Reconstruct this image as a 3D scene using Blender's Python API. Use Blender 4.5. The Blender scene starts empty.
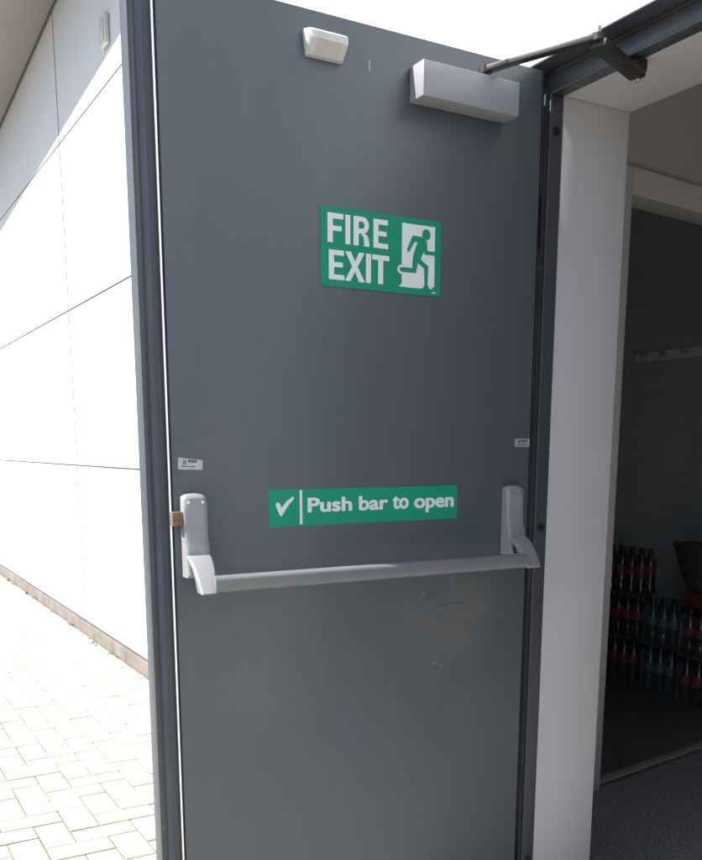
import bpy, bmesh, math, random
from mathutils import Vector, Matrix
R = math.radians
random.seed(7)
scene = bpy.context.scene
COL = scene.collection

# ------------------------------------------------------------------ materials
def mat(name, color, rough=.5, metal=0, var=0.0, vscale=3.0, bump=0.0, bscale=200.0, spec=.5, coat=0, detail=6):
    m = bpy.data.materials.new(name); m.use_nodes = True
    nt = m.node_tree; N = nt.nodes; L = nt.links
    p = N['Principled BSDF']
    p.inputs['Base Color'].default_value = (*color, 1)
    p.inputs['Roughness'].default_value = rough
    p.inputs['Metallic'].default_value = metal
    p.inputs['Specular IOR Level'].default_value = spec
    p.inputs['Coat Weight'].default_value = coat
    tc = N.new('ShaderNodeTexCoord')
    if var > 0:
        n = N.new('ShaderNodeTexNoise'); n.inputs['Scale'].default_value = vscale; n.inputs['Detail'].default_value = detail
        L.new(tc.outputs['Object'], n.inputs['Vector'])
        r = N.new('ShaderNodeValToRGB')
        r.color_ramp.elements[0].position = .3; r.color_ramp.elements[1].position = .7
        r.color_ramp.elements[0].color = (*[c*(1-var) for c in color], 1)
        r.color_ramp.elements[1].color = (*[min(1, c*(1+var)) for c in color], 1)
        L.new(n.outputs['Fac'], r.inputs['Fac']); L.new(r.outputs['Color'], p.inputs['Base Color'])
    if bump > 0:
        b = N.new('ShaderNodeBump'); b.inputs['Strength'].default_value = bump; b.inputs['Distance'].default_value = .001
        n2 = N.new('ShaderNodeTexNoise'); n2.inputs['Scale'].default_value = bscale; n2.inputs['Detail'].default_value = 3
        L.new(tc.outputs['Object'], n2.inputs['Vector']); L.new(n2.outputs['Fac'], b.inputs['Height'])
        L.new(b.outputs['Normal'], p.inputs['Normal'])
    return m

def door_paint(name, color, soft_patches=False):
    """satin grey steel paint with faint grime, roller texture and gentle panel waviness"""
    m = mat(name, color, .36)
    nt = m.node_tree; N = nt.nodes; L = nt.links; p = N['Principled BSDF']; tc = N['Texture Coordinate']
    a = N.new('ShaderNodeTexNoise'); a.inputs['Scale'].default_value = 2.3; a.inputs['Detail'].default_value = 7; a.inputs['Roughness'].default_value = .62
    mp = N.new('ShaderNodeMapping'); mp.inputs['Scale'].default_value = (1, 1, .55)
    L.new(tc.outputs['Object'], mp.inputs['Vector']); L.new(mp.outputs['Vector'], a.inputs['Vector'])
    r = N.new('ShaderNodeValToRGB'); r.color_ramp.elements[0].position = .32; r.color_ramp.elements[1].position = .72
    r.color_ramp.elements[0].color = (color[0]*.86, color[1]*.94, color[2]*1.0, 1)
    r.color_ramp.elements[1].color = (color[0]*1.17, color[1]*1.06, color[2]*.98, 1)
    L.new(a.outputs['Fac'], r.inputs['Fac'])
    # small scuffs and dust specks
    s = N.new('ShaderNodeTexNoise'); s.inputs['Scale'].default_value = 34; s.inputs['Detail'].default_value = 9; s.inputs['Roughness'].default_value = .7
    L.new(tc.outputs['Object'], s.inputs['Vector'])
    sr = N.new('ShaderNodeValToRGB'); sr.color_ramp.elements[0].position = .665; sr.color_ramp.elements[1].position = .80
    sr.color_ramp.elements[0].color = (0, 0, 0, 1); sr.color_ramp.elements[1].color = (.55, .55, .55, 1)
    L.new(s.outputs['Fac'], sr.inputs['Fac'])
    mx = N.new('ShaderNodeMixRGB'); mx.inputs['Color2'].default_value = (.36, .36, .35, 1)
    L.new(sr.outputs['Color'], mx.inputs['Fac']); L.new(r.outputs['Color'], mx.inputs['Color1'])
    last = mx.outputs['Color']
    # long faint vertical wipe streaks in the paint film
    m3 = N.new('ShaderNodeMapping'); m3.inputs['Scale'].default_value = (34, 34, 2.6); L.new(tc.outputs['Object'], m3.inputs['Vector'])
    st = N.new('ShaderNodeTexNoise'); st.inputs['Scale'].default_value = 1; st.inputs['Detail'].default_value = 6; L.new(m3.outputs['Vector'], st.inputs['Vector'])
    s3 = N.new('ShaderNodeMapRange'); s3.inputs['From Min'].default_value = .52; s3.inputs['From Max'].default_value = .8; s3.inputs['To Max'].default_value = .13
    L.new(st.outputs['Fac'], s3.inputs['Value'])
    x3 = N.new('ShaderNodeMixRGB'); x3.inputs['Color2'].default_value = (.19, .19, .19, 1)
    L.new(s3.outputs['Result'], x3.inputs['Fac']); L.new(last, x3.inputs['Color1']); last = x3.outputs['Color']
    if soft_patches:
        # soft-edged paler patches around and below the bar and along the foot
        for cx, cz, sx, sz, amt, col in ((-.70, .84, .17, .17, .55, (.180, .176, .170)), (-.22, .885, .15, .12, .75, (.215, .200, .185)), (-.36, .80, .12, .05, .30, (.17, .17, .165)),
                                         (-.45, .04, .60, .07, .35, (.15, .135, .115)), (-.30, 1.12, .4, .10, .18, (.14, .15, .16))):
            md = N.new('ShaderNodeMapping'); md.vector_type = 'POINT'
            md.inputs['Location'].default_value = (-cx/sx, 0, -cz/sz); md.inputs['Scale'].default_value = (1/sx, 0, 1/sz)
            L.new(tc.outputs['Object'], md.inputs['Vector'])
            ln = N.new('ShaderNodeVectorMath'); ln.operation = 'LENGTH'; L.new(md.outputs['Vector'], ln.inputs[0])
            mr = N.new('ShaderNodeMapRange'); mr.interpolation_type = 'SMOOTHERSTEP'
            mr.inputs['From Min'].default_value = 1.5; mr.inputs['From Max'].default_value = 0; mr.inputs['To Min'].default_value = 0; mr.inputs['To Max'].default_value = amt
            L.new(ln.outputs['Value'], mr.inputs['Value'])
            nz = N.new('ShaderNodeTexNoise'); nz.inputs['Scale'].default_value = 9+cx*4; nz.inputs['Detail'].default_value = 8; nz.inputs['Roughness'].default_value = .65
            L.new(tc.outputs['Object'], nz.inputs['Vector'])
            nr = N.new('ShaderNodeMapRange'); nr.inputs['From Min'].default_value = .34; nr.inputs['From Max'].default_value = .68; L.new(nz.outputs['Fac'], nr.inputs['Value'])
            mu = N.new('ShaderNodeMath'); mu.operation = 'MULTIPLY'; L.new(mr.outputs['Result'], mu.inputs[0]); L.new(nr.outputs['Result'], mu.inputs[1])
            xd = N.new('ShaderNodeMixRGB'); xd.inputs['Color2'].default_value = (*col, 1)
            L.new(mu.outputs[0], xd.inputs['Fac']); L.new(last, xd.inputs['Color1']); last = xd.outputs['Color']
    L.new(last, p.inputs['Base Color'])
    rr = N.new('ShaderNodeMapRange'); rr.inputs['To Min'].default_value = .30; rr.inputs['To Max'].default_value = .46
    L.new(a.outputs['Fac'], rr.inputs['Value']); L.new(rr.outputs['Result'], p.inputs['Roughness'])
    n1 = N.new('ShaderNodeTexNoise'); n1.inputs['Scale'].default_value = 420; n1.inputs['Detail'].default_value = 2
    n2 = N.new('ShaderNodeTexNoise'); n2.inputs['Scale'].default_value = 3.2; n2.inputs['Detail'].default_value = 2
    L.new(tc.outputs['Object'], n1.inputs['Vector']); L.new(tc.outputs['Object'], n2.inputs['Vector'])
    b1 = N.new('ShaderNodeBump'); b1.inputs['Strength'].default_value = .12; b1.inputs['Distance'].default_value = .0006
    b2 = N.new('ShaderNodeBump'); b2.inputs['Strength'].default_value = .5; b2.inputs['Distance'].default_value = .004
    L.new(n2.outputs['Fac'], b2.inputs['Height']); L.new(n1.outputs['Fac'], b1.inputs['Height'])
    L.new(b2.outputs['Normal'], b1.inputs['Normal']); L.new(b1.outputs['Normal'], p.inputs['Normal'])
    return m

def island_mat(name, c1, c2, rough, bump=.4):
    m = mat(name, c1, rough, bump=bump, bscale=90)
    nt = m.node_tree; N = nt.nodes; L = nt.links; p = N['Principled BSDF']
    g = N.new('ShaderNodeNewGeometry')
    n = N.new('ShaderNodeTexNoise'); n.inputs['Scale'].default_value = 26; n.inputs['Detail'].default_value = 8
    L.new(N['Texture Coordinate'].outputs['Object'], n.inputs['Vector'])
    ma = N.new('ShaderNodeMath'); ma.operation = 'MULTIPLY_ADD'; ma.inputs[1].default_value = .7
    L.new(g.outputs['Random Per Island'], ma.inputs[0])
    m2 = N.new('ShaderNodeMath'); m2.operation = 'MULTIPLY_ADD'; m2.inputs[1].default_value = .9; m2.inputs[2].default_value = -.3
    L.new(n.outputs['Fac'], m2.inputs[0]); L.new(m2.outputs[0], ma.inputs[2])
    mx = N.new('ShaderNodeMixRGB'); mx.inputs['Color1'].default_value = (*c1, 1); mx.inputs['Color2'].default_value = (*c2, 1)
    L.new(ma.outputs[0], mx.inputs['Fac']); L.new(mx.outputs['Color'], p.inputs['Base Color'])
    return m

def block_wall(name, color):
    m = mat(name, color, .6)
    nt = m.node_tree; N = nt.nodes; L = nt.links; p = N['Principled BSDF']
    g = N['Texture Coordinate']
    sp = N.new('ShaderNodeSeparateXYZ'); L.new(g.outputs['Object'], sp.inputs[0])
    ad = N.new('ShaderNodeMath'); L.new(sp.outputs['X'], ad.inputs[0]); L.new(sp.outputs['Y'], ad.inputs[1])
    cb = N.new('ShaderNodeCombineXYZ'); L.new(ad.outputs[0], cb.inputs['X']); L.new(sp.outputs['Z'], cb.inputs['Y'])
    b = N.new('ShaderNodeTexBrick'); b.inputs['Scale'].default_value = 1
    b.inputs['Brick Width'].default_value = .45; b.inputs['Row Height'].default_value = .225; b.inputs['Mortar Size'].default_value = .005
    b.inputs['Mortar Smooth'].default_value = .6
    b.inputs['Color1'].default_value = (*color, 1); b.inputs['Color2'].default_value = (*[c*.94 for c in color], 1)
    b.inputs['Mortar'].default_value = (*[c*.9 for c in color], 1)
    L.new(cb.outputs[0], b.inputs['Vector']); L.new(b.outputs['Color'], p.inputs['Base Color'])
    bp = N.new('ShaderNodeBump'); bp.invert = True; bp.inputs['Distance'].default_value = .0015
    L.new(b.outputs['Fac'], bp.inputs['Height']); L.new(bp.outputs['Normal'], p.inputs['Normal'])
    return m

def carpet(name, dark, light, rough=.95, scale=160, sharp=(.45, .62)):
    m = mat(name, dark, rough)
    nt = m.node_tree; N = nt.nodes; L = nt.links; p = N['Principled BSDF']
    n = N.new('ShaderNodeTexNoise'); n.inputs['Scale'].default_value = scale; n.inputs['Detail'].default_value = 4; n.inputs['Roughness'].default_value = .7
    L.new(N['Texture Coordinate'].outputs['Object'], n.inputs['Vector'])
    r = N.new('ShaderNodeValToRGB'); r.color_ramp.elements[0].position = sharp[0]; r.color_ramp.elements[1].position = sharp[1]
    r.color_ramp.elements[0].color = (*dark, 1); r.color_ramp.elements[1].color = (*light, 1)
    L.new(n.outputs['Fac'], r.inputs['Fac']); L.new(r.outputs['Color'], p.inputs['Base Color'])
    b = N.new('ShaderNodeBump'); b.inputs['Distance'].default_value = .003; L.new(n.outputs['Fac'], b.inputs['Height']); L.new(b.outputs['Normal'], p.inputs['Normal'])
    return m

M = dict(
    door=door_paint('grey door paint', (.104, .121, .137), soft_patches=True),
    frame=door_paint('grey frame paint', (.068, .074, .088)),
    edge=mat('sunlit pale edge', (.62, .63, .64), .45, var=.06, vscale=8),  # sunlit brightness of the closing edge put into the colour
    scuff=mat('chipped paint mark', (.24, .25, .26), .6, var=.4, vscale=200),
    rubber=mat('dark seal', (.050, .050, .052), .7, var=.3, vscale=9),
    black=mat('black plug', (.012, .012, .012), .6),
    seal=mat('blue grey seal strip', (.070, .085, .120), .45, var=.15, vscale=6),
    silver=mat('silver enamel', (.315, .32, .33), .36, metal=.1, var=.05, vscale=14, bump=.15, bscale=500),
    silver_bar=mat('silver aluminium bar', (.215, .22, .23), .40, metal=.15, var=.06, vscale=18),
    bead=mat('frame bead', (.11, .12, .135), .4),
    closer=mat('closer silver cover', (.34, .34, .375), .42, metal=.1, var=.03, vscale=10),
    steel_dark=mat('dark arm metal', (.038, .032, .033), .5, metal=.2, var=.2, vscale=20),
    steel=mat('bright screw steel', (.7, .7, .7), .3, metal=.9),
    copper=mat('worn tan latch', (.22, .135, .08), .6, var=.3, vscale=160),
    green=mat('safety green print', (.000, .300, .160), .6, var=.03, vscale=12),
    green2=mat('safety green vinyl', (.000, .330, .215), .6, var=.03, vscale=12),
    white=mat('sign white', (.84, .88, .92), .5),
    sticker=mat('sticker white', (.52, .54, .56), .4, var=.12, vscale=90),
    sticker2=mat('sticker faded silver', (.36, .38, .40), .4, var=.15, vscale=120),
    ink=mat('sticker ink', (.06, .06, .07), .6),
    plastic=mat('white plastic', (.64, .635, .63), .4, var=.04, vscale=30),
    plastic_b=mat('aged beige plastic', (.60, .54, .47), .5, var=.06, vscale=40),
    clad=mat('white metal cladding', (.66, .69, .74), .5, var=.025, vscale=1.3),
    gap=mat('panel joint dark', (.10, .095, .09), .8),
    soffit=mat('soffit board', (.26, .23, .215), .6, var=.06, vscale=1.2),
    plinth=mat('plinth kerb concrete', (.190, .166, .150), .85, var=.22, vscale=7, bump=.5, bscale=70),
    plaster=mat('white painted plaster', (.60, .59, .605), .5, var=.06, vscale=2.2, bump=.25, bscale=60),
    lobby=mat('lobby wall paint', (.49, .475, .475), .6, var=.04, vscale=2),
    store=block_wall('store blockwork paint', (.50, .515, .53)),
    trim=mat('inner frame gloss', (.60, .59, .58), .4),
    film=None, ceiling=mat('ceiling board', (.8, .79, .77), .8),
    matting=carpet('speckled entrance matting', (.15, .15, .15), (.46, .46, .45), scale=110, sharp=(.44, .74)),
    lino=mat('dark vinyl floor', (.11, .105, .10), .5, var=.2, vscale=3),
    strip=mat('threshold strip metal', (.36, .34, .29), .45, metal=.2, var=.1, vscale=8),
    block=island_mat('concrete paving block', (.365, .345, .295), (.43, .41, .36), .85),
    sand=mat('jointing sand', (.25, .22, .165), .95, var=.35, vscale=9),
    asphalt=carpet('asphalt', (.045, .045, .047), (.09, .09, .088), scale=90),
    roof=mat('roof sheet', (.3, .3, .31), .6),
    concrete=mat('sill concrete', (.35, .34, .33), .85, var=.1, vscale=10, bump=.4),
    cola=mat('dark bottle', (.020, .010, .008), .08, coat=.5),
    water_b=mat('clear dark bottle', (.030, .040, .045), .06, coat=.5),
    red=mat('red label', (.20, .012, .016), .5),
    greyl=mat('grey label', (.115, .13, .145), .5),
    cap_r=mat('red cap', (.10, .01, .01), .5), cap_b=mat('black cap', (.03, .03, .03), .4),
    tray=mat('card tray', (.10, .075, .055), .8),
    redbox=mat('red card', (.16, .03, .03), .7, var=.1, vscale=12),
    wicker=mat('dark woven basket', (.085, .072, .060), .6, var=.4, vscale=30),
    wood=mat('rack board', (.85, .84, .82), .5, var=.06, vscale=8),
    weed=mat('dry weed green', (.07, .085, .03), .8, var=.4, vscale=40),
    lens=mat('lamp diffuser', (.60, .57, .52), .35),
)

def film():
    m = mat('clear shrink film', (.8, .8, .8), .12, bump=.6, bscale=30)
    m.node_tree.nodes['Principled BSDF'].inputs['Alpha'].default_value = .05
    return m
M['film'] = film()

# ------------------------------------------------------------------ mesh helpers
def box(bm, x0, x1, y0, y1, z0, z1, bev=0, seg=2):
    r = bmesh.ops.create_cube(bm, size=1)
    vs = r['verts']
    for v in vs:
        v.co.x = x0 + (v.co.x+.5)*(x1-x0); v.co.y = y0 + (v.co.y+.5)*(y1-y0); v.co.z = z0 + (v.co.z+.5)*(z1-z0)
    if bev:
        es = list({e for v in vs for e in v.link_edges})
        bmesh.ops.bevel(bm, geom=es, offset=bev, segments=seg, profile=.5, affect='EDGES')
    return bm

def prism(bm, pts, axis, a, b):
    """extrude polygon pts along axis; axis 'x': pts=(y,z); 'y': pts=(x,z); 'z': pts=(x,y)"""
    def P(p, t):
        return {'x': (t, p[0], p[1]), 'y': (p[0], t, p[1]), 'z': (p[0], p[1], t)}[axis]
    A = [bm.verts.new(P(p, a)) for p in pts]; B = [bm.verts.new(P(p, b)) for p in pts]
    n = len(pts)
    fs = [bm.faces.new(A[::-1]), bm.faces.new(B)]
    for i in range(n):
        fs.append(bm.faces.new((A[i], A[(i+1) % n], B[(i+1) % n], B[i])))
    bmesh.ops.recalc_face_normals(bm, faces=fs)
    return bm

def loft(bm, rings, cap=True):
    V = [[bm.verts.new(p) for p in r] for r in rings]
    fs = []
    for a, b in zip(V, V[1:]):
        n = len(a)
        for i in range(n):
            fs.append(bm.faces.new((a[i], a[(i+1) % n], b[(i+1) % n], b[i])))
    if cap:
        fs.append(bm.faces.new(V[0][::-1])); fs.append(bm.faces.new(V[-1]))
    bmesh.ops.recalc_face_normals(bm, faces=fs)
    return bm

def cyl(bm, p0, p1, r0, r1=None, n=16):
    r1 = r0 if r1 is None else r1
    p0 = Vector(p0); p1 = Vector(p1); d = (p1-p0).normalized()
    u = d.orthogonal().normalized(); w = d.cross(u)
    ring = lambda p, r: [p + (u*math.cos(2*math.pi*i/n) + w*math.sin(2*math.pi*i/n))*r for i in range(n)]
    return loft(bm, [ring(p0, r0), ring(p1, r1)])

def lathe(bm, prof, n=16):
    return loft(bm, [[(r*math.cos(2*math.pi*i/n), r*math.sin(2*math.pi*i/n), z) for i in range(n)] for r, z in prof])

def bar(bm, p0, p1, w, h, upv=(0, 0, 1), bev=.0015):
    """rectangular bar from p0 to p1, width w, height h"""
    p0 = Vector(p0); p1 = Vector(p1); d = (p1-p0); L = d.length; d.normalize()
    s = d.cross(Vector(upv)).normalized(); u = s.cross(d)
    t = bmesh.new(); box(t, 0, L, -w/2, w/2, -h/2, h/2, bev)
    mtx = Matrix.Translation(p0) @ Matrix((d, s, u)).transposed().to_4x4()
    t.transform(mtx)
    me = bpy.data.meshes.new('tmp'); t.to_mesh(me); t.free(); bm.from_mesh(me); bpy.data.meshes.remove(me)
    return bm

def world_of(o):
    v = Vector((0, 0, 0))
    while o: v += o.location; o = o.parent
    return v

def obj(name, bm, m, parent=None, smooth=False, origin=None):
    """link bm (built in world coordinates) as one mesh object"""
    base = world_of(parent) if parent else Vector(origin or (0, 0, 0))
    for v in bm.verts: v.co -= base
    bmesh.ops.recalc_face_normals(bm, faces=bm.faces)
    me = bpy.data.meshes.new(name); bm.to_mesh(me); bm.free()
    me.materials.append(M[m] if isinstance(m, str) else m)
    if smooth:
        me.shade_smooth() if hasattr(me, 'shade_smooth') else None
        try: me.set_sharp_from_angle(angle=R(38))
        except Exception: pass
    o = bpy.data.objects.new(name, me); COL.objects.link(o)
    if parent: o.parent = parent
    else: o.location = base
    return o

def tag(o, label=None, cat=None, group=None, kind=None):
    for k, v in (('label', label), ('category', cat), ('group', group), ('kind', kind)):
        if v: o[k] = v
    return o

def thing(name, loc, label, cat, group=None):
    o = bpy.data.objects.new(name, None); COL.objects.link(o); o.location = loc; o.empty_display_size = .1
    return tag(o, label, cat, group)

def B(): return bmesh.new()
def bx(name, x0, x1, y0, y1, z0, z1, m, parent=None, bev=0):
    return obj(name, box(B(), x0, x1, y0, y1, z0, z1, bev), m, parent, smooth=bev > 0)
def place_empty(name, loc, parent=None):
    o = bpy.data.objects.new(name, None); COL.objects.link(o)
    o.location = Vector(loc) - world_of(parent) if parent else loc
    o.parent = parent
    return o

# ------------------------------------------------------------------ constants (metres; x into the building, y along the facade)
G = .03            # outside ground level
XW = 1.415           # facade cladding plane
YD = 1.644          # inner face of the open door leaf
OP0, OP1 = -.22, 1.682   # door opening along y, widened out of view to let more light inside

# ------------------------------------------------------------------ ground, paving
bm = B(); box(bm, -90, 60, -90, 90, G-.5, G-.045); tag(obj('ground', bm, 'asphalt'), kind='structure')
bx('paving_bed', -2.7, 1.40, -1.0, 21, G-.044, G-.006, 'sand'); tag(bpy.data.objects['paving_bed'], kind='structure')
def paving():
    bm = B(); U = .0973; g = .0050; ch = .0035
    x_ref, y_ref = .4843, 2.947
    def block(x0, x1, y0, y1):
        x0 += g/2; y0 += .0048; x1 -= g/2; y1 -= .0048
        x1 = min(x1, XW-.012)
        if x1 - x0 < .02: return
        dz = random.uniform(-.0012, .0012); z = G + dz
        tilt = random.uniform(-.0008, .0008)
        o = [bm.verts.new((x, y, G-.008)) for x, y in ((x0, y0), (x1, y0), (x1, y1), (x0, y1))]
        m_ = [bm.verts.new((x, y, z-.0035)) for x, y in ((x0, y0), (x1, y0), (x1, y1), (x0, y1))]
        t = [bm.verts.new((x, y, z+tilt*s)) for x, y, s in ((x0+ch, y0+ch, 1), (x1-ch, y0+ch, -1), (x1-ch, y1-ch, -1), (x0+ch, y1-ch, 1))]
        for a, b in ((o, m_), (m_, t)):
            for i in range(4): bm.faces.new((a[i], a[(i+1) % 4], b[(i+1) % 4], b[i]))
        bm.faces.new(t)
    for i in range(-32, 11):
        x = x_ref + i*U
        for k in range(-26, 58):
            top = y_ref + (i + 4*k)*U
            if not (-.7 < top < 20.5): continue
            block(x, x+U, top-2*U, top)
            block(x, x+2*U, top+U, top+2*U)
    return bm
o = obj('paving', paving(), 'block'); tag(o, kind='structure')

# ------------------------------------------------------------------ building: cladding, joints, soffit, roof, plinth
bld = thing('building', (XW, 3, G), 'white panelled building wall with a brown soffit above and kerb below', 'building')
bx('wall', XW+.0052, XW+.050, OP1+.10, 22, G, 4.6, 'gap', bld)
bx('wall', XW+.0052, XW+.050, -6, OP0-.10, G, 4.6, 'gap', bld)
bx('wall', XW+.0052, XW+.050, OP0-.10, OP1+.10, 2.14, 4.6, 'gap', bld)
def cladding():
    bm = B(); zs = [.123, 1.139, 2.090, 3.050, 4.3]; ys = [-6, -.9, 3.9, 6.026, 9.4, 12.8, 16.2, 22]
    gz, gy = .0045, .011
    hole = (OP0-.016, OP1+.020, 2.063)
    for a, b in zip(ys, ys[1:]):
        zz = [zs[0], zs[1], zs[3], zs[4]] if b == 3.9 else zs
        for c, d in zip(zz, zz[1:]):
            rects = [(a+gy, b-gy, c+gz, d-gz)]
            if a < hole[0] < b and c < hole[2]:
                top = d-gz
                if d > hole[2]:
                    rects = [(a+gy, b-gy, hole[2], top)]; top = hole[2]-.0002
                else: rects = []
                rects += [(a+gy, hole[0], c+gz, top), (hole[1], b-gy, c+gz, top)]
            for y0, y1, z0, z1 in rects:
                if y1-y0 > .01 and z1-z0 > .01: box(bm, XW, XW+.0048, y0, y1, z0, z1, .0012, 1)
    return bm
obj('cladding', cladding(), 'clad', bld)
# soffit rises gently towards the viewer
def soffit_z(y): return 3.779 - .062*(y-5.93)
OV = .566
bm = B(); prism(bm, [(-6, soffit_z(-6)), (22, soffit_z(22)), (22, soffit_z(22)+.03), (-6, soffit_z(-6)+.03)], 'x', XW-OV, XW-.012)
obj('soffit', bm, 'soffit', bld)
bm = B(); prism(bm, [(-6, soffit_z(-6)-.004), (22, soffit_z(22)-.004), (22, soffit_z(22)+.26), (-6, soffit_z(-6)+.26)], 'x', XW-OV-.03, XW-OV-.001)
obj('fascia', bm, 'clad', bld)
bm = B(); prism(bm, [(-6, soffit_z(-6)+.035), (22, soffit_z(22)+.035), (22, soffit_z(22)+.24), (-6, soffit_z(-6)+.24)], 'x', XW-OV, 8)
obj('roof', bm, 'roof', bld)
bm = B(); prism(bm, [(-6, soffit_z(-6)-.010), (22, soffit_z(22)-.010), (22, soffit_z(22)+.02), (-6, soffit_z(-6)+.02)], 'x', XW-.011, XW-.002)
obj('trim', bm, 'gap', bld)
def plinth_far():
    bm = B(); y = OP1+.022
    while y < 22:
        L = .915; box(bm, XW-.006+random.uniform(-.001, .001), XW+.028, y, min(y+L-.004, 22), G-.02, .112+random.uniform(-.001, .001), .004, 1); y += L
    return bm
def plinth_near():
    bm = B(); y = OP0-.018
    while y > -6:
        box(bm, XW-.006, XW+.028, y-.911, y, G-.02, .112, .004, 1); y -= .915
    return bm
obj('kerb', plinth_far(), 'plinth', bld); obj('kerb', plinth_near(), 'plinth', bld)
bx('end_wall', XW+.002, 8, 21.9, 22.0, G, 3.0, 'clad', bld)
bx('back_wall', 7.9, 8, -6, 21.88, G, 3.0, 'clad', bld)
bx('near_end_wall', XW+.06, 7.88, -6, -5.9, G, 4.5, 'clad', bld)
# plaster reveals of the door opening
bx('reveal', 1.5095, 1.713, OP1+.0015, OP1+.12, 0, 2.35, 'plaster', bld, .002)
bx('reveal', 1.5095, 1.713, OP0-.12, OP0, 0, 2.35, 'plaster', bld, .002)
bx('lintel', 1.5095, 1.713, OP0+.002, OP1-.0005, 2.0185, 2.35, 'plaster', bld, .002)
bx('door_sill', 1.411, 1.713, OP0+.002, OP1-.0005, -.1, .026, 'concrete', bld)

# weeds and grit along the kerb foot
bm = B()
for k in range(46):
    y = random.uniform(2.2, 12); x = XW-.012-abs(random.gauss(0, .012))
    n = random.randint(3, 9)
    for j in range(n):
        a = random.uniform(0, 6.28); h = random.uniform(.006, .022); w = .003; cx = x+random.uniform(-.015, .008); cy = y+random.uniform(-.02, .02)
        p = [(cx-w*math.cos(a), cy-w*math.sin(a), G), (cx+w*math.cos(a), cy+w*math.sin(a), G), (cx+random.uniform(-.008, .008), cy+random.uniform(-.01, .01), G+h)]
        bm.faces.new([bm.verts.new(q) for q in p])
tag(obj('weeds', bm, 'weed'), 'tiny dry weeds growing along the foot of the wall', 'weeds', kind='stuff')

# wall light high on the facade
wl = thing('wall_light', (XW, 4.94, 3.18), 'small white rectangular fitting high on the panelled wall under the soffit', 'wall light')
bx('housing', XW-.026, XW-.001, 4.855, 4.965, 3.200, 3.340, 'plastic', wl, .008)
bx('diffuser', XW-.031, XW-.0265, 4.875, 4.945, 3.222, 3.318, 'lens', wl, .003)

# ------------------------------------------------------------------ steel door frame
fr = thing('door_frame', (1.45, OP1, 0), 'dark grey steel door frame around the opening beside the white reveal', 'door frame')
def jamb(sign, y):
    bm = B()
    ys = sorted((y + sign*.0010, y + sign*.0185)); box(bm, 1.4705, 1.5085, ys[0], ys[1], .026, 2.0175, .0018)
    ys = sorted((y + sign*.0190, y + sign*.098)); box(bm, 1.4470, 1.5085, ys[0], ys[1], .026, 2.0605, .001)
    return bm
obj('jamb', jamb(1, OP1), 'frame', fr, True)
obj('jamb', jamb(-1, OP0), 'frame', fr, True)
# rebate lining just inside the cladding edge
bx('rebate', 1.4165, 1.4465, OP1+.0190, OP1+.098, .026, 2.0605, 'frame', fr, .001)
bx('rebate', 1.4165, 1.4465, OP0-.0150, OP0-.006, .026, 2.0605, 'frame', fr, .001)
bm = B(); cyl(bm, (1.4705, OP1+.0006, .026), (1.4705, OP1+.0006, 2.0175), .0022, n=8); obj('bead', bm, 'bead', fr, True)
bm = B(); cyl(bm, (1.4705, OP0+.004, 2.0190), (1.4705, OP1-.002, 2.0190), .0026, n=8); obj('bead', bm, 'bead', fr, True)
bm = B()
box(bm, 1.4705, 1.5090, OP0, OP1+.0185, 2.0185, 2.0605, .0018)
box(bm, 1.4165, 1.5090, OP0-.015, OP1+.098, 2.0615, 2.1000, .001)
obj('head', bm, 'frame', fr, True)
bx('seal', 1.4585, 1.4700, OP1+.004, OP1+.0188, .03, 2.03, 'rubber', fr)
bx('seal', 1.4650, 1.4700, OP0+.02, OP1-.01, 2.0530, 2.0605, 'rubber', fr)
for z in (1.944, 1.061, .203):
    bm = B(); cyl(bm, (1.4905, OP1+.004, z), (1.4905, OP1-.0012, z), .0098, .0090, 20); cyl(bm, (1.4905, OP1-.001, z), (1.4905, OP1-.0016, z), .005, .0045, 16)
    obj('screw_cap', bm, 'black', fr, True)

# ------------------------------------------------------------------ door leaf
dr = thing('fire_door', (1.413, YD, 0), 'open grey steel fire exit door standing out from the building', 'door')
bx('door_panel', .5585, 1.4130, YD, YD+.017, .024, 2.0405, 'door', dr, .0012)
# inner skin's return on the closing edge; pale colour stands for sun on it
bx('sunlit_edge_trim', .5530, .5546, YD+.0005, YD+.0115, .024, 2.0405, 'edge', dr, .0008)
bx('edge_shadow_gap', .5546, .5584, YD+.005, YD+.0172, .024, 2.0400, 'rubber', dr)
bm = B()
box(bm, .513, 1.4125, YD+.0185, YD+.056, .012, 2.0415, .002)          # outer skin
box(bm, .513, .5225, YD+.0150, YD+.0190, .012, 2.0415, .0015)         # raised lip
obj('outer_skin', bm, 'frame', dr, True)
bx('hinge_light_stop', 1.4127, 1.4162, YD+.0190, YD+.0568, .024, 2.040, 'frame', dr)  # filler added to keep sun from shining through the hinge gap
bx('edge_seal', .5270, .5400, YD+.0165, YD+.0184, .020, 2.035, 'seal', dr, .0008)
for z in (.25, 1.03, 1.80):
    bm = B(); cyl(bm, (1.4145, YD+.062, z-.05), (1.4145, YD+.062, z+.05), .0075, n=14); obj('hinge', bm, 'steel_dark', dr, True)
# small scratch near the top
bx('scratch', .9795, .9808, YD-.0006, YD+.0002, 1.962, 1.978, 'white', dr)

for x0, x1, z0, z1, m_ in ((1.160, 1.192, .9035, .9048, 'rubber'), (1.192, 1.228, .9047, .9060, 'rubber'), (1.150, 1.163, .7700, .7722, 'scuff'), (1.158, 1.162, .7722, .7765, 'scuff'),
                          (1.170, 1.184, .7625, .7645, 'scuff'), (1.120, 1.124, .932, .938, 'scuff')):
    bx('scratch', x0, x1, YD-.0003, YD+.0002, z0, z1, m_, dr)

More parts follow.
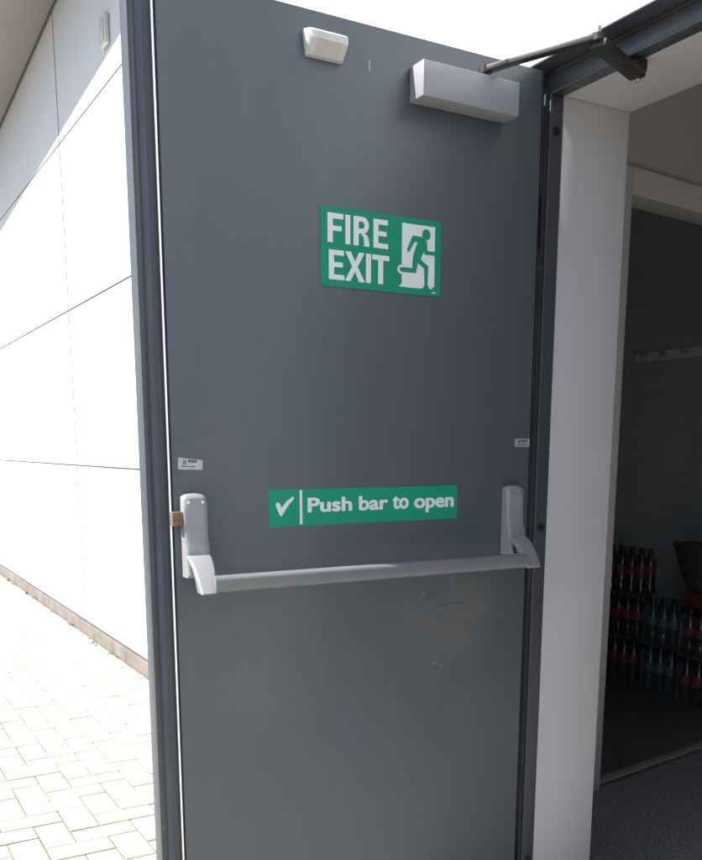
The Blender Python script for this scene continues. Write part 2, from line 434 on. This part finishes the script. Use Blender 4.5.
# panic bar ------------------------------------------------------
pb = place_empty('push_bar', (.98, 1.60, 1.0), dr)
def housing_rings(x0, w, prof, drop):
    """prof: (y,z) ring; the top is rounded off towards the sides"""
    rings = []
    st = [(0, 1), (.0012, .72), (.004, .42), (.009, .16), (.016, .04), (w/2, 0), (w-.016, .04), (w-.009, .16), (w-.004, .42), (w-.0012, .72), (w, 1)]
    ztop = max(p[1] for p in prof)
    for s, d in st:
        ring = []
        for y, z in prof:
            k = max(0, 1-(ztop-z)/.03)
            yy = y
            if y < 1.635 and d > .3: yy = y + .0028*(d-.3)/.7
            ring.append((x0+s, yy, z-drop*d*k))
        rings.append(ring)
    return rings
H_PROF = [(1.6435, 1.010), (1.6435, 1.166), (1.634, 1.1665), (1.627, 1.164), (1.6225, 1.157), (1.6220, 1.13), (1.6215, 1.10), (1.6190, 1.078), (1.6135, 1.064), (1.612, 1.055), (1.6115, 1.045), (1.606, 1.016), (1.612, 1.010)]
L_PROF = [(1.6125, 1.0530), (1.600, 1.0475), (1.587, 1.0400), (1.573, 1.0290), (1.560, 1.0160), (1.548, 1.0020), (1.539, .9905), (1.545, .9870), (1.568, .9885), (1.573, 1.0000), (1.578, 1.0120), (1.590, 1.0290), (1.6105, 1.0430)]
W = .047
for x0 in (.5705, 1.3365):
    h = obj('end_housing', loft(B(), housing_rings(x0, W, H_PROF, .007)), 'silver', pb, True)
    for dx in (.009, W-.010):
        bm = B(); cyl(bm, (x0+dx, 1.6260, 1.1505), (x0+dx, 1.6212, 1.1505), .0033, .0028, 14); obj('screw', bm, 'steel', h, True)
    bm = B(); box(bm, x0+.008, x0+W-.008, 1.590, 1.6145, 1.014, 1.036, .002); obj('pivot', bm, 'steel_dark', h, True)
for x0, b0, b1 in ((.5705, .5715, .5995), (1.3365, 1.3325, 1.3690)):
    def lx(f, z):                                   # the lever narrows towards the bar
        t = min(1, max(0, (1.054-z)/.064))
        return (x0 + f*W)*(1-t) + (b0 + f*(b1-b0))*t
    rings = []
    for f, d in ((0, .0022), (.035, .0006), (.10, 0), (.90, 0), (.965, .0006), (1, .0022)):
        rings.append([(lx(f, z), y + d*(.7 if i < 7 else -.7), z - d*(.7 if i < 7 else -.7)) for i, (y, z) in enumerate(L_PROF)])
    lever = obj('lever', loft(B(), rings), 'silver', pb, True)
# bar: flattened oval section
sec = []
for k in range(20):
    a = 2*math.pi*k/20
    c, s = math.cos(a), math.sin(a)
    sec.append((1.5565 + .0145*math.copysign(abs(c)**.62, c), 1.0040 + .0155*math.copysign(abs(s)**.62, s)))
bm = B(); loft(bm, [[(x, y, z) for y, z in sec] for x in (.5990, 1.3340)]); obj('bar', bm, 'silver_bar', pb, True)
# latch bolt poking past the closing edge
bx('latch_bolt', .5500, .5702, 1.6270, 1.6425, 1.1070, 1.1330, 'copper', pb, .0015)

# ------------------------------------------------------------------ flat prints in the plane of the door
def flat(bm, polys, x0, z0, y, t=.0004):
    for P in polys:
        prism(bm, [(x0+px*.001, z0+pz*.001) for px, pz in P], 'y', y, y+t)
    return bm
def rrect(x0, x1, z0, z1, r, n=4):
    out = []
    for cx, cz, a0 in ((x1-r, z1-r, 0), (x0+r, z1-r, 90), (x0+r, z0+r, 180), (x1-r, z0+r, 270)):
        for k in range(n+1):
            a = R(a0+90*k/n); out.append((cx+r*math.cos(a), cz+r*math.sin(a)))
    return out
def circle(cx, cz, r, rz=None, n=28):
    rz = rz or r
    return [(cx+r*math.cos(2*math.pi*k/n), cz+rz*math.sin(2*math.pi*k/n)) for k in range(n)]

def text_mesh(txt, x0, x1, z0, ztop, y, weight=.03):
    """bold word fitted between x0 and x1 (mm); ztop is the height of its tallest letter"""
    c = bpy.data.curves.new('t', 'FONT'); c.body = txt; c.offset = 0; c.resolution_u = 6; c.extrude = 0
    o = bpy.data.objects.new('t', c); COL.objects.link(o)
    bpy.context.view_layer.update()
    dg = bpy.context.evaluated_depsgraph_get(); me = bpy.data.meshes.new_from_object(o.evaluated_get(dg))
    bpy.data.objects.remove(o); bpy.data.curves.remove(c)
    xs = [v.co.x for v in me.vertices]; ys = [v.co.y for v in me.vertices]
    sx = (x1-x0)/(max(xs)-min(xs)); mx, top = min(xs), max(ys)
    sz = (ztop-z0)/top
    bm = B(); bm.from_mesh(me); bpy.data.meshes.remove(me)
    for v in bm.verts:
        v.co = Vector(((x0+(v.co.x-mx)*sx)*.001, y, (z0+v.co.y*sz)*.001))
    r = bmesh.ops.extrude_face_region(bm, geom=bm.faces[:])
    for g in r['geom']:
        if isinstance(g, bmesh.types.BMVert): g.co.y += .0004
    return bm

# FIRE EXIT sign (284 x 147 mm)
SX, SZ = .8705, 1.5605
fs = thing('exit_sign', (SX+.142, YD-.001, SZ), 'green FIRE EXIT sign with a white running figure on the door', 'sign')
obj('sign_plate', flat(B(), [rrect(0, 283, 0, 147, 1.2)], SX, SZ, YD-.0015, .0014), 'green', fs)
yl = YD-.0019
def c_fix(P): return P
letters = [
    [(16, 81), (27.5, 81), (27.5, 103), (47, 103), (47, 112), (27.5, 112), (27.5, 125), (51, 125), (51, 135), (16, 135)],            # F
    [(55.5, 81), (66.5, 81), (66.5, 135), (55.5, 135)],                                                                            # I
    [(119.5, 81), (154, 81), (154, 90.5), (131, 90.5), (131, 104), (150, 104), (150, 113), (131, 113), (131, 125.5), (153, 125.5), (153, 135), (119.5, 135)],  # E
    [(18.5, 13), (53, 13), (53, 22.5), (30, 22.5), (30, 36.5), (49.5, 36.5), (49.5, 45.5), (30, 45.5), (30, 58.5), (52, 58.5), (52, 68), (18.5, 68)],  # E
    [(54.5, 13), (67, 13), (77, 31.5), (87, 13), (100, 13), (83.3, 41), (99, 68), (86.5, 68), (77.2, 50.5), (68, 68), (55, 68), (70.8, 41)],  # X
    [(102.5, 13), (114, 13), (114, 68), (102.5, 68)],                                                                             # I
    [(131, 13), (142.5, 13), (142.5, 58.5), (156.5, 58.5), (156.5, 68), (117, 68), (117, 58.5), (131, 58.5)],                     # T
]
bm = flat(B(), letters, SX, SZ, yl)
# R: stem, bowl (outer and inner arcs) and leg as touching quads
def quadstrip(bm, outer, inner):
    polys = [(outer[i], outer[i+1], inner[i+1], inner[i]) for i in range(len(outer)-1)]
    flat(bm, polys, SX, SZ, yl)
flat(bm, [[(74, 81), (85.5, 81), (85.5, 135), (74, 135)]], SX, SZ, yl)
oc = [(85.5, 135), (95, 135)]+[(95+14*math.sin(R(a)), 119.5+15.5*math.cos(R(a))) for a in range(15, 181, 15)]+[(85.5, 104)]
ic = [(85.5, 126), (94, 126)]+[(94+4.8*math.sin(R(a)), 119.5+6.5*math.cos(R(a))) for a in range(15, 181, 15)]+[(85.5, 113)]
quadstrip(bm, oc, ic)
flat(bm, [[(90.5, 103.9), (96.5, 99), (98, 90), (98.5, 81), (110.5, 81), (109.0, 93), (106.5, 100), (101.5, 103.9)]], SX, SZ, yl)
obj('lettering', bm, 'white', fs)
# pictogram: white doorway, green runner, white halo at the trailing foot
bm = flat(B(), [[(187, 135), (267.5, 135), (267.5, 19), (259, 12.5), (180, 12.5), (185.5, 17), (188, 21.5), (187, 30)]], SX, SZ, yl)
flat(bm, [circle(185.3, 46, 8.6)], SX, SZ, yl-.0001)
obj('doorway_symbol', bm, 'white', fs)
runner = [(212.5, 113.5), (234.5, 112.5), (247.5, 104.5), (249, 87), (283, 87), (283, 79.5), (242.5, 79.5), (240.5, 85), (233.5, 72.5), (234.5, 67.5), (251.5, 57.5), (250.5, 19), (257, 12.5), (236, 12.5), (243, 18), (241.5, 52.5), (225.5, 61.5), (221.5, 41.5), (186.5, 41.0), (182.5, 43.0), (181.2, 46), (183, 49), (186.5, 50.5), (212.5, 50.5), (212.5, 61.5), (214.5, 77.5), (224.5, 102), (216.5, 101), (204.5, 81.0), (200.5, 81.5), (199, 85.5)]
bm = flat(B(), [runner], SX, SZ, yl-.0006, .0005)
flat(bm, [circle(245.7, 118, 10.2, 10.6)], SX, SZ, yl-.00065, .0005)
obj('running_figure', bm, 'green', fs)
bm = flat(B(), [[(262, 5), (264.5, 5), (264.5, 8), (262, 8)], [(265.5, 5), (268, 5), (268, 8), (265.5, 8)], [(269, 5), (271, 5), (271, 8), (269, 8)]], SX, SZ, yl)
obj('print_mark', bm, 'white', fs)

# Push bar to open sign (458 x 74 mm), mounted very slightly off level
PX, PZ = .7515, 1.0945
ps = thing('push_sign', (PX+.229, YD-.001, PZ), 'long green sign reading Push bar to open above the bar', 'sign')
PLATE = [(0.5, .6), (458.5, 2), (457.5, 74.2), (0.5, 74.2)]
obj('sign_plate', flat(B(), [PLATE], PX, PZ, YD-.0007, .0006), 'green2', ps)
yl = YD-.0011
bm = flat(B(), [[(69.3, 4.5), (74.8, 4.5), (74.8, 72.5), (69.3, 72.5)]], PX, PZ, yl)
obj('divider', bm, 'white', ps)
bm = flat(B(), [[(15.5, 45), (18, 48.5), (22.5, 49.5), (25.5, 46), (29, 38.5), (40, 51), (54, 60.5), (57.5, 57), (44, 43), (35, 31), (29.5, 22), (26, 22.5), (21, 32)]], PX, PZ, yl)
obj('tick_mark', bm, 'white', ps)
bm = B()
for w_, a, b, top in (('Push', 87, 190.5, 57), ('bar', 206.5, 278, 57.5), ('to', 289, 330.5, 55), ('open', 344.5, 449, 49.5)):
    base = 27.5
    if w_ == 'open': pass
    wx, wz = 1.8, 1.25
    t = text_mesh(w_, a+wx, b-wx, base+wz, top-wz, 0)
    me = bpy.data.meshes.new('x'); t.to_mesh(me); t.free()
    base_m = me.copy(); bpy.data.meshes.remove(me)
    for q, (dx, dz) in enumerate(((0, 0), (1, 0), (-1, 0), (0, 1), (0, -1), (.75, .75), (-.75, .75), (.75, -.75), (-.75, -.75))):
        me = base_m.copy()
        me.transform(Matrix.Translation((PX+dx*wx*.001, yl-.00002*q, PZ+dz*wz*.001))); bm.from_mesh(me); bpy.data.meshes.remove(me)
    bpy.data.meshes.remove(base_m)
for f in bm.faces: f.smooth = False
obj('lettering', bm, 'white', ps)

# maker's stickers
def sticker(x, z, w, h, m, label, tilt, torn):
    s = thing('sticker', (x, YD-.0006, z), label, 'sticker')
    if torn: P = rrect(0, w, 0, h, 2.0)[:]; P = [(px, pz if not (px > w*.9 and pz > h*.5) else pz-3.5) for px, pz in P]
    else: P = rrect(0, w, 0, h, 1.5)
    rot = lambda p: (p[0]*math.cos(tilt)-p[1]*math.sin(tilt), p[0]*math.sin(tilt)+p[1]*math.cos(tilt))
    obj('sticker_face', flat(B(), [[rot(p) for p in P]], x, z, YD-.0006, .0005), m, s)
    bm = B(); polys = []
    k = h/23
    polys += [[(w*.20, h*.42), (w*.235, h*.42), (w*.235, h*.85), (w*.20, h*.62)], [(w*.27, h*.42), (w*.315, h*.42), (w*.315, h*.72), (w*.27, h*.85)]]
    xx = w*.42
    for q in (4.2, 3, 3.6, 2.4, 4.0): polys.append([(xx, h*.60), (xx+q*.7, h*.60), (xx+q*.7, h*.84), (xx, h*.84)]); xx += q*.7+1.0
    xx = w*.16
    for q in (5, 3, 6, 2.4, 4.5, 5, 2): polys.append([(xx, h*.22), (xx+q*.75, h*.22), (xx+q*.75, h*.30), (xx, h*.30)]); xx += q*.75+.9
    flat(bm, [[rot(p) for p in P] for P in polys], x, z, YD-.0009, .0002)
    obj('printed_mark', bm, 'ink', s)
sticker(.5695, 1.2105, 48, 22, 'sticker', 'small white printed sticker above the left end of the push bar', R(-1.5), True)
sticker(1.3690, 1.2520, 43, 18.5, 'sticker2', 'small faded silver sticker near the hinge side of the door', 0, False)

# ------------------------------------------------------------------ alarm contact at the top of the door
ac = thing('alarm_contact', (.88, YD, 1.96), 'small white plastic sensor cover near the top edge of the door', 'sensor')
def sensor():
    bm = B(); rings = []
    for x, k in ((.8360, .45), (.8420, .9), (.8480, 1), (.9150, 1), (.9200, .92), (.9250, .5)):
        yb = YD
        prof = [(yb, 2.0030), (yb-.020*k, 2.0015), (yb-.0265*k, 1.9965), (yb-.0275*k, 1.9840), (yb-.010*k, 1.9615), (yb, 1.9600)]
        cx = .8805; ins = (1, 1, 1, .975, .86, .86)
        rings.append([(cx+(x-cx)*q, y, z) for (y, z), q in zip(prof, ins)])
    return loft(bm, rings)
obj('cover', sensor(), 'plastic', ac, True)
bm = B(); prism(bm, [(YD-.0278, 1.9838), (YD-.0107, 1.9610), (YD-.0100, 1.9614), (YD-.0270, 1.9842)], 'x', .8555, .9055); obj('underside_label', bm, 'plastic_b', ac)

# ------------------------------------------------------------------ door closer
dc = thing('door_closer', (1.185, YD, 1.915), 'silver overhead door closer with folded dark arm reaching the frame', 'door closer')
bx('closer_body', 1.0720, 1.3090, 1.5940, 1.6437, 1.9190, 1.9835, 'closer', dc, .0022)
bm = B(); cyl(bm, (1.232, 1.616, 1.9805), (1.232, 1.616, 2.0000), .0085, n=18); obj('spindle', bm, 'steel_dark', dc, True)
S0 = Vector((1.236, 1.616, 1.9990)); E0 = Vector((1.3400, 1.4080, 2.0080)); F0 = Vector((1.5050, 1.4620, 1.9850))
bm = B()
K1 = S0.lerp(E0, .22) + Vector((.004, 0, .003))
bar(bm, S0, K1, .022, .0100); bar(bm, K1, E0, .020, .0100)
cyl(bm, S0-Vector((0, 0, .006)), S0+Vector((0, 0, .006)), .013, n=20); cyl(bm, E0-Vector((0, 0, .006)), E0+Vector((0, 0, .006)), .011, n=20)
obj('main_arm', bm, 'steel_dark', dc, True)
bm = B(); cyl(bm, E0+Vector((0, 0, .006)), E0+Vector((0, 0, .019)), .0065, .0058, n=6); obj('elbow_bolt', bm, 'silver', dc, True)
bm = B(); E1 = E0-Vector((0, 0, .010)); bar(bm, E1, F0+Vector((0, 0, .004)), .034, .013, bev=.002); obj('forearm', bm, 'steel_dark', dc, True)
bm = B(); box(bm, 1.486, 1.516, 1.448, 1.478, 1.995, 2.0180, .002); cyl(bm, F0, F0+Vector((0, 0, .014)), .009, n=16); obj('arm_shoe', bm, 'steel_dark', dc, True)
bm = B(); cyl(bm, F0-Vector((0, 0, .007)), F0, .004, .005, n=10); obj('shoe_screw', bm, 'steel', dc, True)

# ------------------------------------------------------------------ lobby and store room
A = Vector((2.36, 2.336)); D2 = (Vector((3.098, 2.439))-A).normalized(); Nn = Vector((-D2.y, D2.x))
def along(bm, s0, s1, n0, n1, z0, z1, bev=0):
    """box in the slightly skewed partition's own frame"""
    t = B(); box(t, s0, s1, n0, n1, z0, z1, bev)
    t.transform(Matrix.Translation((A.x, A.y, 0)) @ Matrix(((D2.x, Nn.x, 0), (D2.y, Nn.y, 0), (0, 0, 1))).to_4x4())
    me = bpy.data.meshes.new('x'); t.to_mesh(me); t.free(); bm.from_mesh(me); bpy.data.meshes.remove(me); return bm
bx('floor', 1.7135, 4.9, -1.5, 2.74, -.05, 0, 'matting'); tag(bpy.data.objects['floor'], kind='structure')
bm = B(); prism(bm, [(1.9, 2.24+.02), (4.9, 2.70), (4.9, 4.5), (1.9, 4.5)], 'z', -.045, .002); tag(obj('storeroom_floor', bm, 'lino'), kind='structure')
lw = thing('lobby_walls', (3.2, .5, 0), 'dim brown grey lobby walls seen through the open exit', 'wall')
bx('wall', 1.66, 1.714, -1.5, OP0-.121, 0, 2.6, 'lobby', lw)
bx('wall', 1.66, 1.714, OP1+.1205, 2.4, 0, 2.6, 'lobby', lw)
bx('wall', 1.66, 1.714, OP0-.12, OP1+.12, 2.3505, 2.6, 'lobby', lw)
bx('wall', 4.9, 4.96, -1.5, 4.5, 0, 2.6, 'lobby', lw)
bx('wall', 1.62, 4.9, -1.56, -1.501, 0, 2.6, 'lobby', lw)
bx('ceiling', 1.62, 4.96, -1.56, 4.6, 2.601, 2.66, 'ceiling', lw)
pw = thing('partition_wall', (2.36, 2.336, 0), 'brown grey partition wall above the inner storeroom doorway', 'wall')
bm = B(); along(bm, -.74, -.002, 0, .10, 0, 2.6); along(bm, 1.162, 2.62, 0, .10, 0, 2.6); along(bm, -.0018, 1.1618, 0, .10, 2.122, 2.6)
obj('wall', bm, 'lobby', pw)
idf = thing('inner_door_frame', (2.36, 2.336, 0), 'pale painted frame of the inner doorway beyond the white reveal', 'door frame')
bm = B(); along(bm, -.001, .034, -.010, .112, .0, 2.12, .002); along(bm, -.05, .0335, -.018, -.0105, 0, 2.155, .002); obj('jamb', bm, 'trim', idf, True)
bm = B(); along(bm, 1.126, 1.161, -.010, .112, .0, 2.12, .002); along(bm, 1.1265, 1.21, -.018, -.0105, 0, 2.155, .002); obj('jamb', bm, 'trim', idf, True)
bm = B(); along(bm, 0.0345, 1.1255, -.010, .112, 2.080, 2.12, .002); along(bm, .034, 1.126, -.0182, -.0105, 2.070, 2.155, .002); obj('head', bm, 'trim', idf, True)
bm = B(); along(bm, 0.0345, 1.1255, .012, .060, -.01, .007, .002); obj('threshold_strip', bm, 'strip', idf, True)
sw = thing('storeroom_walls', (4.05, 3.4, 0), 'dark painted blockwork wall at the back of the storeroom', 'wall')
bx('wall', 4.05, 4.11, 2.66, 4.45, 0, 2.6, 'store', sw)
bx('wall', 1.9, 4.05, 4.40, 4.45, 0, 2.6, 'store', sw)
bx('wall', 1.84, 1.90, 2.44, 4.45, 0, 2.6, 'store', sw)

# coat rack
cr = thing('coat_rack', (4.04, 3.4, 1.72), 'row of small coat hooks on the dark storeroom wall', 'coat rack')
bx('board', 4.030, 4.049, 2.95, 3.82, 1.722, 1.772, 'wood', cr, .003)
for k in range(6):
    y = 3.735-.137*k
    bm = B(); cyl(bm, (4.030, y, 1.750), (4.004, y, 1.747), .0055, n=12); cyl(bm, (4.004, y, 1.747), (3.990, y, 1.762), .0055, .008, n=12)
    cyl(bm, (4.0295, y, 1.750), (4.026, y, 1.750), .014, n=16)
    obj('hook', bm, 'steel', cr, True)

# bottle packs
def bottle_parts(parent, x, y, z, glass, lab, cap, first=None):
    if first:
        f, kids = first
        c = f.copy(); COL.objects.link(c); c.parent = parent; c.location = Vector((x+random.uniform(-.002, .002), y+random.uniform(-.002, .002), z))-world_of(parent); c.rotation_euler = (random.uniform(-.02, .02), random.uniform(-.02, .02), random.uniform(0, 6))
        for k in kids:
            d = k.copy(); COL.objects.link(d); d.parent = c; d.location = (0, 0, 0)
        return first
    e = lathe(B(), [(.024, 0), (.0315, .004), (.0325, .02), (.0310, .055), (.0300, .075), (.0322, .10), (.0325, .145), (.0290, .170), (.018, .198), (.0125, .210), (.0125, .222)], 14)
    b = obj('bottle', e, glass, None, True); b.parent = parent; b.location = Vector((x, y, z))-world_of(parent)
    l = obj('label_band', lathe(B(), [(.0330, .098), (.0333, .100), (.0333, .142), (.0330, .144)], 14), lab, None, True); l.parent = b
    c = obj('cap', lathe(B(), [(.0150, .214), (.0150, .231), (.0135, .233)], 14), cap, None, True); c.parent = b
    return (b, [l, c])
def pack(x0, y1, z, ny, nx, glass, lab, cap, label, group):
    p = thing('bottle_pack', (x0+.07*nx/2, y1-.07*ny/2, z), label, 'bottle pack', group)
    bx('tray', x0-.002, x0+.07*nx+.002, y1-.07*ny-.002, y1+.002, z, z+.006, 'tray', p)
    fb = B(); box(fb, x0-.001, x0+.07*nx+.001, y1-.07*ny-.001, y1+.001, z+.007, z+.205, .012, 3)
    bmesh.ops.subdivide_edges(fb, edges=fb.edges[:], cuts=5, use_grid_fill=True)
    for v in fb.verts: v.co += Vector((random.uniform(-.002, .002), random.uniform(-.002, .002), random.uniform(-.002, .002)))
    obj('shrink_wrap', fb, M['film'], p, True)
    first = None
    for j in range(ny):
        for i in range(nx):
            first = bottle_parts(p, x0+.035+.07*i, y1-.035-.07*j, z+.006, glass, lab, cap, first) if first else bottle_parts(p, x0+.035+.07*i, y1-.035-.07*j, z+.006, glass, lab, cap)
names = ['bottom', 'middle', 'top']
for k in range(3):
    pack(3.665+.004*(k % 2), 3.78-.008*k, .004+.2405*k, 6, 2, 'cola', 'red', 'cap_r', f'pack of dark bottles with red labels, {names[k]} of the three-high left stack', 'packs of red labelled bottles')
for k in range(2):
    pack(3.63, 3.285, .004+.2405*k, 4, 2, 'water_b', 'greyl', 'cap_b', f'pack of dark bottles with grey labels, {"lower" if k == 0 else "upper"} of its pair', 'packs of grey labelled bottles')
for k in range(2):
    pack(3.56, 2.990, .004+.2405*k, 4, 3, 'cola', 'red', 'cap_r', f'red labelled bottle pack under the woven basket, {"lower" if k == 0 else "upper"} of its pair', 'packs of red labelled bottles')

# woven basket on the right stack
bk = thing('basket', (3.68, 2.95, .566), 'dark woven basket standing on a red card box above the bottles', 'basket')
cb = bx('cardboard_box', 3.565, 3.765, 2.72, 2.985, .4925, .5655, 'redbox', bev=.003); tag(cb, 'low red card box lying between the basket and the bottles', 'box')
bm = B(); n = 40; rows = 13; rings = []
for j in range(rows):
    t = j/(rows-1); z = .566+.215*t; r0 = .075+.080*t**.8
    rings.append([(3.68+r0*.8*math.cos(2*math.pi*i/n)*(1+.02*((i+j) % 2)), 2.95+r0*1.15*math.sin(2*math.pi*i/n)*(1+.02*((i+j) % 2)), z) for i in range(n)])
inner = [[(3.68+(p[0]-3.68)*.93, 2.95+(p[1]-2.95)*.93, max(p[2], .574)) for p in r] for r in rings[::-1]]
loft(bm, rings+inner); obj('basket_wall', bm, 'wicker', bk)
bm = B()
for j in range(40):
    a0, a1 = 2*math.pi*j/40, 2*math.pi*(j+1)/40
    cyl(bm, (3.68+.124*math.cos(a0), 2.95+.178*math.sin(a0), .781), (3.68+.124*math.cos(a1), 2.95+.178*math.sin(a1), .781), .009, n=8)
obj('rim', bm, 'wicker', bk, True)

# ------------------------------------------------------------------ light
SUN_EL, SUN_A = R(47.3), R(13)
sd = Vector((-math.cos(SUN_A)*math.cos(SUN_EL), math.sin(SUN_A)*math.cos(SUN_EL), math.sin(SUN_EL)))
sl = bpy.data.lights.new('sun', 'SUN'); sl.energy = 5.0; sl.angle = R(.53); sl.color = (1, .965, .90)
so = bpy.data.objects.new('sun', sl); COL.objects.link(so); so.rotation_euler = (-sd).to_track_quat('-Z', 'Y').to_euler(); so.location = (-3, 2, 6)
w = bpy.data.worlds.new('World'); scene.world = w; w.use_nodes = True
sk = w.node_tree.nodes.new('ShaderNodeTexSky'); sk.sky_type = 'NISHITA'; sk.sun_disc = False
sk.sun_elevation = SUN_EL; sk.sun_rotation = math.atan2(sd.x, sd.y) % (2*math.pi)
sk.dust_density = 1.5; sk.ozone_density = 1.0
bgd = w.node_tree.nodes['Background']; w.node_tree.links.new(sk.outputs[0], bgd.inputs[0]); bgd.inputs[1].default_value = .095

# ------------------------------------------------------------------ camera (lower part of a tall frame: vertical shift)
cam = bpy.data.cameras.new('camera'); co = bpy.data.objects.new('camera', cam); COL.objects.link(co); scene.camera = co
cam.sensor_fit = 'HORIZONTAL'; cam.sensor_width = 36; cam.lens = 908/702*36
cam.shift_y = (624-430)/702; cam.clip_start = .02; cam.clip_end = 500
P_, Y_ = R(10.98), R(29.75)
co.location = (0, 0, 1.25)
co.rotation_euler = (R(90)-P_, 0, -Y_)

vs = scene.view_settings
scene.display_settings.display_device = 'sRGB'
vs.view_transform = 'Standard'; vs.look = 'None'; vs.exposure = 1.0; vs.gamma = 1; vs.use_curve_mapping = False
scene.cycles.use_denoising = True
scene.cycles.max_bounces = 10; scene.cycles.diffuse_bounces = 6
